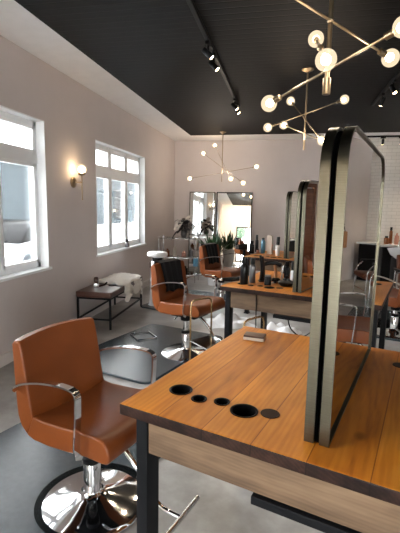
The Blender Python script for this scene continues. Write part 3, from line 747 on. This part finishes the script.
bw_ = thing('tint_bowl', 'wide shallow black bowl on the right of the middle station', 'bowl', (.035, 3.885, Z0))
MB().lathe([(.05, 0), (.072, .02), (.078, .034), (.06, .046), (.035, .056), (.03, .07), (.0, .072)], n=28).build('bowl', MT['black_plastic'], bw_)
MB().sweep([(0, 0, .068), (.0, .0, .10)], [.008, .014]).build('knob', MT['black_plastic'], bw_)
bottle((.04, 4.12), .03, .20, 'black_plastic', 'tall black bottle behind the bowl on the middle station', 'black_plastic')
bottle((.098, 4.02), .026, .213, 'porcelain', 'white bottle with black cap beside the mirror on the middle station', 'black_plastic', caph=.38)
hb = thing('hair_brush', 'pale handled hair brush standing behind the bowl on the middle station', 'brush', (-.014, 4.133, Z0), 0)
MB().sweep([(0, 0, 0), (.01, 0, .08)], .009).build('handle', MT['pale'], hb); MB().sweep([(.01, 0, .08), (.018, 0, .165)], .019).build('bristle_head', MT['steel'], hb)
hc = thing('hair_clipper', 'black corded clipper lying at the left end of the middle station', 'clipper', (-.50, 3.93, Z0), R(15))
MB().sweep([(-.08, 0, .022), (0, 0, .024), (.09, 0, .03)], [.018, .024, .02], 12).build('body', MT['black_plastic'], hc); MB().box((-.095, 0, .02), (.03, .04, .012)).build('blade', MT['steel'], hc)
# things on the farthest station
dy = thing('dryer_hood', 'black hair dryer hanging over the left end of the farthest station', 'hair dryer', (-.60, 6.27, Z0), R(200))
MB().sweep([(-.05, 0, .12), (.02, 0, .125), (.09, 0, .12)], [.045, .052, .034], 16).build('barrel', MT['black_plastic'], dy)
MB().sweep([(-.01, 0, .10), (-.005, 0, .0)], .022, 12).build('handle', MT['black_plastic'], dy); MB().lathe([(.034, 0), (.03, .04), (0, .041)], (.09, 0, .12), axis=(1, 0, 0)).build('nozzle', MT['silver_bottle'], dy)
bottle((-.502, 6.55), .04, .20, 'black_plastic', 'stout black jar on the left of the farthest station', 'black_plastic')
bottle((-.441, 6.80), .027, .281, 'black_plastic', 'tall slim black spray bottle on the farthest station', 'black_plastic')
bottle((-.410, 6.60), .024, .075, 'pink', 'tiny pink pot on the farthest station', 'black_plastic')
bottle((-.328, 6.62), .035, .248, 'blue', 'blue bottle with dark cap on the farthest station', 'black_plastic', caph=.12)
bottle((-.220, 6.60), .043, .30, 'pale', 'tall pale beige box on the farthest station between blue and white bottles', shape='box', cap='pale', name='carton', caph=.05)
bottle((-.091, 6.37), .036, .29, 'porcelain', 'white bottle with black cap on the farthest station next to its mirror', 'black_plastic', caph=.42)

# towels on the floor, cables
def crumple(name, loc, sx, sy, h, label, seed):
    random.seed(seed); g = []; ph = [random.uniform(0, 6) for _ in range(6)]
    for i in range(19):
        row = []
        for j in range(19):
            u, v = i/18-.5, j/18-.5; e = max(0, 1-4*(u*u+v*v))
            z = h*e*(.55+.3*math.sin(u*13+ph[0]+v*5)+.25*math.sin(v*17+ph[1]-u*7))
            row.append((u*sx+.03*math.sin(v*9+ph[2]), v*sy+.03*math.sin(u*8+ph[3]), max(.004, z)))
        g.append(row)
    return tag(MB().sheet(g, .004).build(name, MT['cloth_white'], None, loc, random.uniform(0, 3), smooth=70), label, 'towel', 'white towels on the floor')
crumple('towel', (-.70, 5.52, .003), .5, .62, .15, 'white towel heap on the floor left behind the middle station', 1)
crumple('towel', (.0, 5.34, .003), .40, .46, .12, 'white towel heap on the floor seen under the middle station', 2)
g = []
for i in range(9):
    row = []
    for j in range(13): row.append((-.05+.10*i/8, -.012+.010*math.sin(i*1.7+j*.3), -.17*j/12))
    g.append(row)
tag(MB().sheet(g, .006).build('hand_towel', MT['blue'], None, (-1.80, 8.345, .53)), 'blue hand towel hanging on the front of the glass shelf rack', 'towel')
tag(MB().sweep(smoothpath([st(1, .34, .055, .86), st(1, .345, .055, .62), st(1, .35, .05, .32), st(1, .33, .0, .05), st(1, .40, -.1, .012), st(1, .55, .1, .012)], 6), .005, 8).build('power_cord', MT['black_plastic']), 'thin black cord hanging down the front of the middle station', 'cord')
tag(MB().sweep(smoothpath([st(1, .62, .12, .638), st(1, .66, .10, .55), st(1, .76, .09, .50), st(1, .86, .10, .56), st(1, .95, .11, .50), st(1, 1.02, .1, .638)], 6), .006, 8).build('power_cord', MT['black_plastic']), 'looped black cable hanging under the tray of the middle station', 'cord')

# ------------------------------------------------------------------ lamps
def point(loc, e, col=(1, .72, .42), r=.04):
    l = bpy.data.lights.new('bulb_light', 'POINT'); l.energy = e; l.color = col; l.shadow_soft_size = r
    o = bpy.data.objects.new('bulb_light', l); COL.objects.link(o); o.location = loc
def chandelier(x, y, zbot, rods, br, rr, label, ztop=HC-.023, dim=None, foot=True):
    t = thing('chandelier', label, 'chandelier', (x, y, 0), 0, 'brass branching chandeliers')
    MB().lathe([(.0, ztop), (.065, ztop), (.065, ztop-.012), (.03, ztop-.03), (rr*.8, ztop-.04)], n=28, cap=False).build('canopy', MT['brass_lamp'], t)
    mb = MB().sweep([(0, 0, ztop-.02), (0, 0, zbot)], rr, 12)
    if foot: mb.lathe([(0, zbot), (rr*1.75, zbot), (rr*1.75, zbot+.085), (rr, zbot+.09)], n=20)
    mb.build('stem', MT['brass_lamp'], t)
    for p, q in rods:
        p, q = Vector(p), Vector(q); d = (q-p).normalized()
        mid = (p+q)/2
        rod = MB().sweep([p+d*br, q-d*br], rr*.62, 10).sphere(mid, rr*1.5, sub=2).build('arm', MT['brass_lamp'], t)
        for e, s in ((p, 1), (q, -1)):
            MB().lathe([(rr*1.5, 0), (rr*1.5, .045), (rr*.7, .05)], tuple(e+d*s*(br*.85)), 14, axis=d*s).build('socket', MT['brass_lamp'], t)
            b_ = MB().sphere(e, br, sub=3).build('bulb', MT['bulb'], t)
            MB().sphere(e+d*s*br*.15, br*.5, sub=2).build('filament', MT['filament_dim' if dim and e == Vector(dim) else 'filament'], b_)
def rods_from(x, y, lst): return [((-v[0], -v[1], z-v[2]), (v[0], v[1], z+v[2])) for v, z in lst]
x, y = .166, 4.926
chandelier(x, y, 2.26, rods_from(x, y, [((.41, .04, .148), 2.653), ((.17, -.301, -.277), 2.59), ((.239, -.331, -.158), 2.441)]), .050, .0095, 'middle brass chandelier with small round bulbs, above the middle of the room', foot=False)
x, y = -1.33, 8.6
chandelier(x, y, 2.12, rods_from(x, y, [((.724, -.159, .109), 2.307), ((.265, -.579, -.40), 2.544), ((.493, -.451, -.342), 2.418)]), .055, .008, 'far chandelier of thin dark rods against the back wall', foot=False)
x, y = .19, 2.5
def off(p): return (p[0]-x, p[1]-y, p[2])
chandelier(x, y, 2.235, [((-.325, .235, 2.36-.108), (.322, -.232, 2.36+.115)), ((-.368, -.22, 2.62+.138), (.368, .22, 2.62-.138)), (off((.1516, 2.12, 2.293)), off((.1389, 2.92, 2.685)))],
           .050, .0125, 'nearest brass chandelier with round bulbs, at the top right of the photo', dim=off((.1389, 2.92, 2.685)))
for (x, y, z, e) in [(.166, 4.926, 2.45, 2.2), (-1.33, 8.6, 2.35, 3.2), (.19, 2.5, 2.4, 1.5)]:
    for k in range(3): point((x+.25*math.cos(k*2.1+.4), y+.25*math.sin(k*2.1+.4), z), e/3*2, (1, .86, .72), r=.05)

# track lights
def track(p, q, heads, label, zc=HC-.023, drop=.0):
    p, q = Vector(p), Vector(q); c = (p+q)/2; d = (q-p); rz = math.atan2(d.y, d.x)
    t = thing('track_light', label, 'track light', (c.x, c.y, zc), rz)
    MB().box((0, 0, -.017), (d.length, .036, .034), bev=.003).build('rail', MT['black_metal'], t, smooth=0)
    for s, ax in heads:
        a = Vector(ax).normalized()
        h = MB().box((s, 0, -.045), (.10, .034, .03), bev=.004).sweep([(s, 0, -.05), (s, 0, -.11)], .009, 8)
        c0 = Vector((s, 0, -.13)); h.lathe([(.0, -.06), (.022, -.06), (.027, -.05), (.027, .045), (.024, .048), (.024, .042), (0, .042)], tuple(c0), 20, axis=a)
        ho = h.build('lamp_head', MT['black_metal'], t)
        MB().lathe([(.0235, 0), (.02, .008), (0, .012)], tuple(c0+a*.043), 18, axis=a).build('lens', MT['spot'], ho)
track((-.77, -1.9, 0), (-.77, 6.5, 0), [(-1.2-2.3, (-.1, -.8, -.8)), (-1.6-2.3, (-.3, -.8, -.8)), (3.95-2.30, (.25, -.9, -.8)), (4.28-2.30, (.1, -.9, -.9)), (5.98-2.30, (.1, -.9, -.9)), (6.22-2.30, (.1, -.9, -.9))],  # first two heads are added out of view to brighten the front wall
      'black ceiling track with small spot heads, left of the chandeliers')
track((1.16, 3.2, 0), (1.16, 6.6, 0), [(5.38-4.9, (-.35, -.45, -1)), (5.95-4.9, (.5, .3, -1))], 'black ceiling track with one lit spot head, at the right edge of the photo')
track((1.55, 9.5, 0), (3.7, 9.5, 0), [(.38-1.075, (.05, .3, -1)), (.74-1.075, (0, -.35, -1)), (1.2-1.075, (0, -.3, -1)), (1.7-1.075, (0, -.3, -1))], 'black track on the white ceiling edge above the tiled wall', zc=HC)
def spot(loc, tgt, e, size=70):
    l = bpy.data.lights.new('track_spot', 'SPOT'); l.energy = e; l.color = (1, .8, .55); l.spot_size = R(size); l.spot_blend = .6; l.shadow_soft_size = .03
    o = bpy.data.objects.new('track_spot', l); COL.objects.link(o); o.location = loc
    o.rotation_euler = (Vector(tgt)-Vector(loc)).to_track_quat('-Z', 'Y').to_euler()
for yy in (3.88, 4.21, 5.9, 6.15): spot((-.77, yy-.06, 2.93), (-.6, yy-1.4, 1), 5)
for yy, xx in ((-1.2, -1.2), (-1.6, -2.0)): spot((-.77, yy-.06, 2.93), (xx, YF, 1.4), 70, 110)  # added spots at the two unseen heads, brighten the front wall for the mirror
spot((1.14, 5.34, 2.92), (.8, 4.6, .9), 5)
for xx in (2.29, 2.75, 3.25): spot((xx, 9.45, 2.94), (xx, 9.0, 0), 12)

# wall sconce
sy_ = 4.905
sc = thing('wall_sconce', 'lit antique brass wall sconce with round globe between the two windows', 'wall lamp', (XL, sy_, 1.88))
MB().lathe([(.068, 0), (.068, .014), (.055, .026), (0, .032)], (0, 0, 0), 28, axis=(1, 0, 0)).build('back_plate', MT['brass_lamp'], sc)
MB().sweep([(.02, 0, 0), (.125, 0, 0)], .008, 10).sweep([(.125, 0, -.215), (.125, 0, .10)], .0075, 10).sphere((.125, 0, -.215), .010, sub=2).build('arm', MT['brass_lamp'], sc)
MB().lathe([(.012, .085), (.045, .095), (.052, .115), (.045, .115), (0, .105)], (.125, 0, 0), 24).build('cup', MT['brass_lamp'], sc)
g_ = MB().sphere((.125, 0, .165), .066, sub=3).build('globe', MT['bulb'], sc)
MB().sphere((.125, 0, .16), .042, sub=3).build('lamp_bulb', MT['filament'], g_)
point((XL+.125, sy_, 2.045), 8, r=.03)

# sill object, outlet
so = thing('sill_figurine', 'small grey and black figurine on the sill of the window with three panes', 'figurine', (XL-.02, 6.78, ZS+.0205))
MB().lathe([(.03, 0), (.042, .01), (.036, .06), (.02, .09), (0, .095)], n=18).build('body', MT['silver_bottle'], so); MB().sphere((0, 0, .115), .030, (1, 1, 1.1), 2).build('head', MT['black_plastic'], so)
tag(MB().box((XL+.005, 8.0, .40), (.008, .075, .115), bev=.003).build('wall_outlet', MT['black_plastic']), 'dark wall outlet low on the left wall beyond the bench', 'outlet')

# ------------------------------------------------------------------ wash area along the tiled wall
ct = thing('back_counter', 'black back counter with white top against the tiled wall', 'counter', (2.95, 9.50, 0))
MB().box((0, .02, .42), (1.84, .56, .84), bev=.004).build('cabinet', MT['black_metal'], ct, smooth=0)
for i in range(4): MB().box((-.69+.46*i, -.268, .43), (.44, .016, .78), bev=.003).build('door', MT['black_plastic'], ct, smooth=0)
MB().box((0, 0, .86), (1.92, .64, .04), bev=.004).build('worktop', MT['porcelain'], ct, smooth=0)
Z0 = .8808
for i, (px_, py_, r, h, mt, cap, lb) in enumerate([
    (2.16, 9.50, .05, .17, 'amber', 'black_plastic', 'squat dark bottle leftmost on the white counter by the tiled wall'),
    (2.27, 9.62, .035, .36, 'amber', 'black_plastic', 'tall brown pump bottle on the white counter by the tiled wall'),
    (2.37, 9.52, .045, .24, 'pink', None, 'pink brown bottle on the white counter by the tiled wall'),
    (2.52, 9.55, .045, .13, 'amber', None, 'low amber jar on the white counter, first right of the tall bottles'),
    (2.66, 9.55, .045, .14, 'pale', 'gold', 'pale jar with gold lid on the white counter by the tiled wall'),
    (3.3, 9.55, .04, .22, 'amber', 'black_plastic', 'amber bottle on the far end of the white counter'),
    (3.5, 9.5, .05, .14, 'pale', 'black_plastic', 'pale jar at the far end of the white counter')]):
    bottle((px_, py_), r, h, mt, lb, cap, caph=.2, group='bottles on the back counter')
def wash(x, y, rz, lab):
    t = thing('shampoo_bowl', lab, 'wash basin', (x, y, 0), rz, 'shampoo bowls')
    prof = [(.03, -.16), (.10, -.14), (.19, -.06), (.225, .02), (.235, .045), (.215, .05), (.20, .035), (.17, -.04), (.09, -.11), (0, -.125)]
    mb = MB(); mb.lathe(prof, (0, 0, 0), 32, cap=False)
    o = mb.build('basin', MT['porcelain'], t, (0, 0, .93), smooth=70); o.scale = (1.05, 1.25, 1); o.rotation_euler = (R(-8), 0, 0)
    MB().box((0, .10, .40), (.22, .26, .80), bev=.02).build('pedestal', MT['black_metal'], t, smooth=40)
    MB().sweep(smoothpath([(0, .20, .90), (0, .21, 1.06), (0, .14, 1.10), (0, .06, 1.04)], 6), .011, 10).build('faucet', MT['chrome'], t)
def wash_chair():
    t = thing('shampoo_chair', '', 'chair'); w2 = .25
    seat = [(-.22, .40), (.24, .40), (.27, .42), (.27, .47), (.24, .495), (-.22, .48)]
    back = [(-.20, .44), (-.26, .46), (-.37, .86), (-.355, .90), (-.32, .90), (-.29, .86), (-.17, .50)]
    MB().loft([[(x, -w2, z) for x, z in seat], [(x, w2, z) for x, z in seat]], bev=.02).build('seat', MT['maroon'], t, smooth=50)
    MB().loft([[(x, -w2*.96, z) for x, z in back], [(x, w2*.96, z) for x, z in back]], bev=.02).build('backrest', MT['maroon'], t, smooth=50)
    for s in (-1, 1):
        MB().sweep([(-.27, s*.285, .68), (.14, s*.285, .68)], rect=(.05, .035), side=(0, 1, 0)).build('arm_pad', MT['black_plastic'], t, smooth=0)
        MB().sweep(smoothpath([(-.24, s*.285, .66), (-.26, s*.285, .40), (-.27, s*.285, .014)], 5), .012, 10).sweep(smoothpath([(.10, s*.285, .66), (.20, s*.285, .55), (.22, s*.285, .40), (.24, s*.285, .014)], 5), .012, 10).sweep([(-.26, s*.285, .40), (.22, s*.285, .40)], .010, 8).build('side_frame', MT['chrome'], t)
    MB().sweep([(.235, -.285, .20), (.235, .285, .20)], .009, 8).sweep([(-.265, -.285, .20), (-.265, .285, .20)], .009, 8).build('stretcher', MT['chrome'], t)
    return t
wc = wash_chair()
for i, (x, y, a, l1, l2) in enumerate([(2.06, 6.72, R(-82), 'brown shampoo chair before the white basin at the right edge of the photo', 'white shampoo basin at the right edge of the photo, before the counter'),
                                       (2.71, 7.42, R(-45), 'brown shampoo chair with black arm pads seen reflected in the big mirror', 'white shampoo basin behind the reflected brown chair')]):
    c = wc if i == 0 else copy_tree(wc); place(c, (x, y, 0), a, l1, 'shampoo chairs')
    wash(x-.68*math.cos(a), y-.68*math.sin(a), a+PI/2, l2)
bg = thing('hanging_bag', 'tan canvas bag hanging on a black hook beside the wooden door', 'bag', (XR-.001, 8.58, 0))
MB().box((-.07, 0, .95), (.10, .20, .36), bev=.03, seg=3).build('body', MT['tan'], bg); MB().sweep(smoothpath([(-.07, -.07, 1.12), (-.06, -.03, 1.27), (-.05, .03, 1.27), (-.07, .07, 1.12)], 6), .009, 8).build('strap', MT['black_plastic'], bg)
MB().sweep([(0, 0, 1.26), (-.07, 0, 1.26), (-.085, 0, 1.29)], .008, 8).build('hook', MT['black_metal'], bg)

# ------------------------------------------------------------------ sky
wd = bpy.data.worlds.new('sky'); S.world = wd; wd.use_nodes = True; nt = wd.node_tree
bgn = nt.nodes['Background']
tcn = N(nt, 'ShaderNodeTexCoord'); sp_ = N(nt, 'ShaderNodeSeparateXYZ'); L(nt, tcn.outputs['Generated'], sp_.inputs[0])
L(nt, ramp(nt, sp_.outputs['Z'], [(0, (.95, .96, .96)), (.25, (1, .985, .96)), (1, (.93, .96, 1.0))]), bgn.inputs[0])
bgn.inputs[1].default_value = 13

S.view_settings.view_transform = 'Standard'; S.view_settings.look = 'None'
S.view_settings.exposure = 1.75; S.view_settings.gamma = 1; S.view_settings.use_curve_mapping = False
cy = S.cycles
cy.max_bounces = 10; cy.diffuse_bounces = 5; cy.glossy_bounces = 6; cy.transparent_max_bounces = 12; cy.transmission_bounces = 4
cy.use_denoising = True; cy.sample_clamp_indirect = 6; cy.caustics_reflective = False; cy.caustics_refractive = False
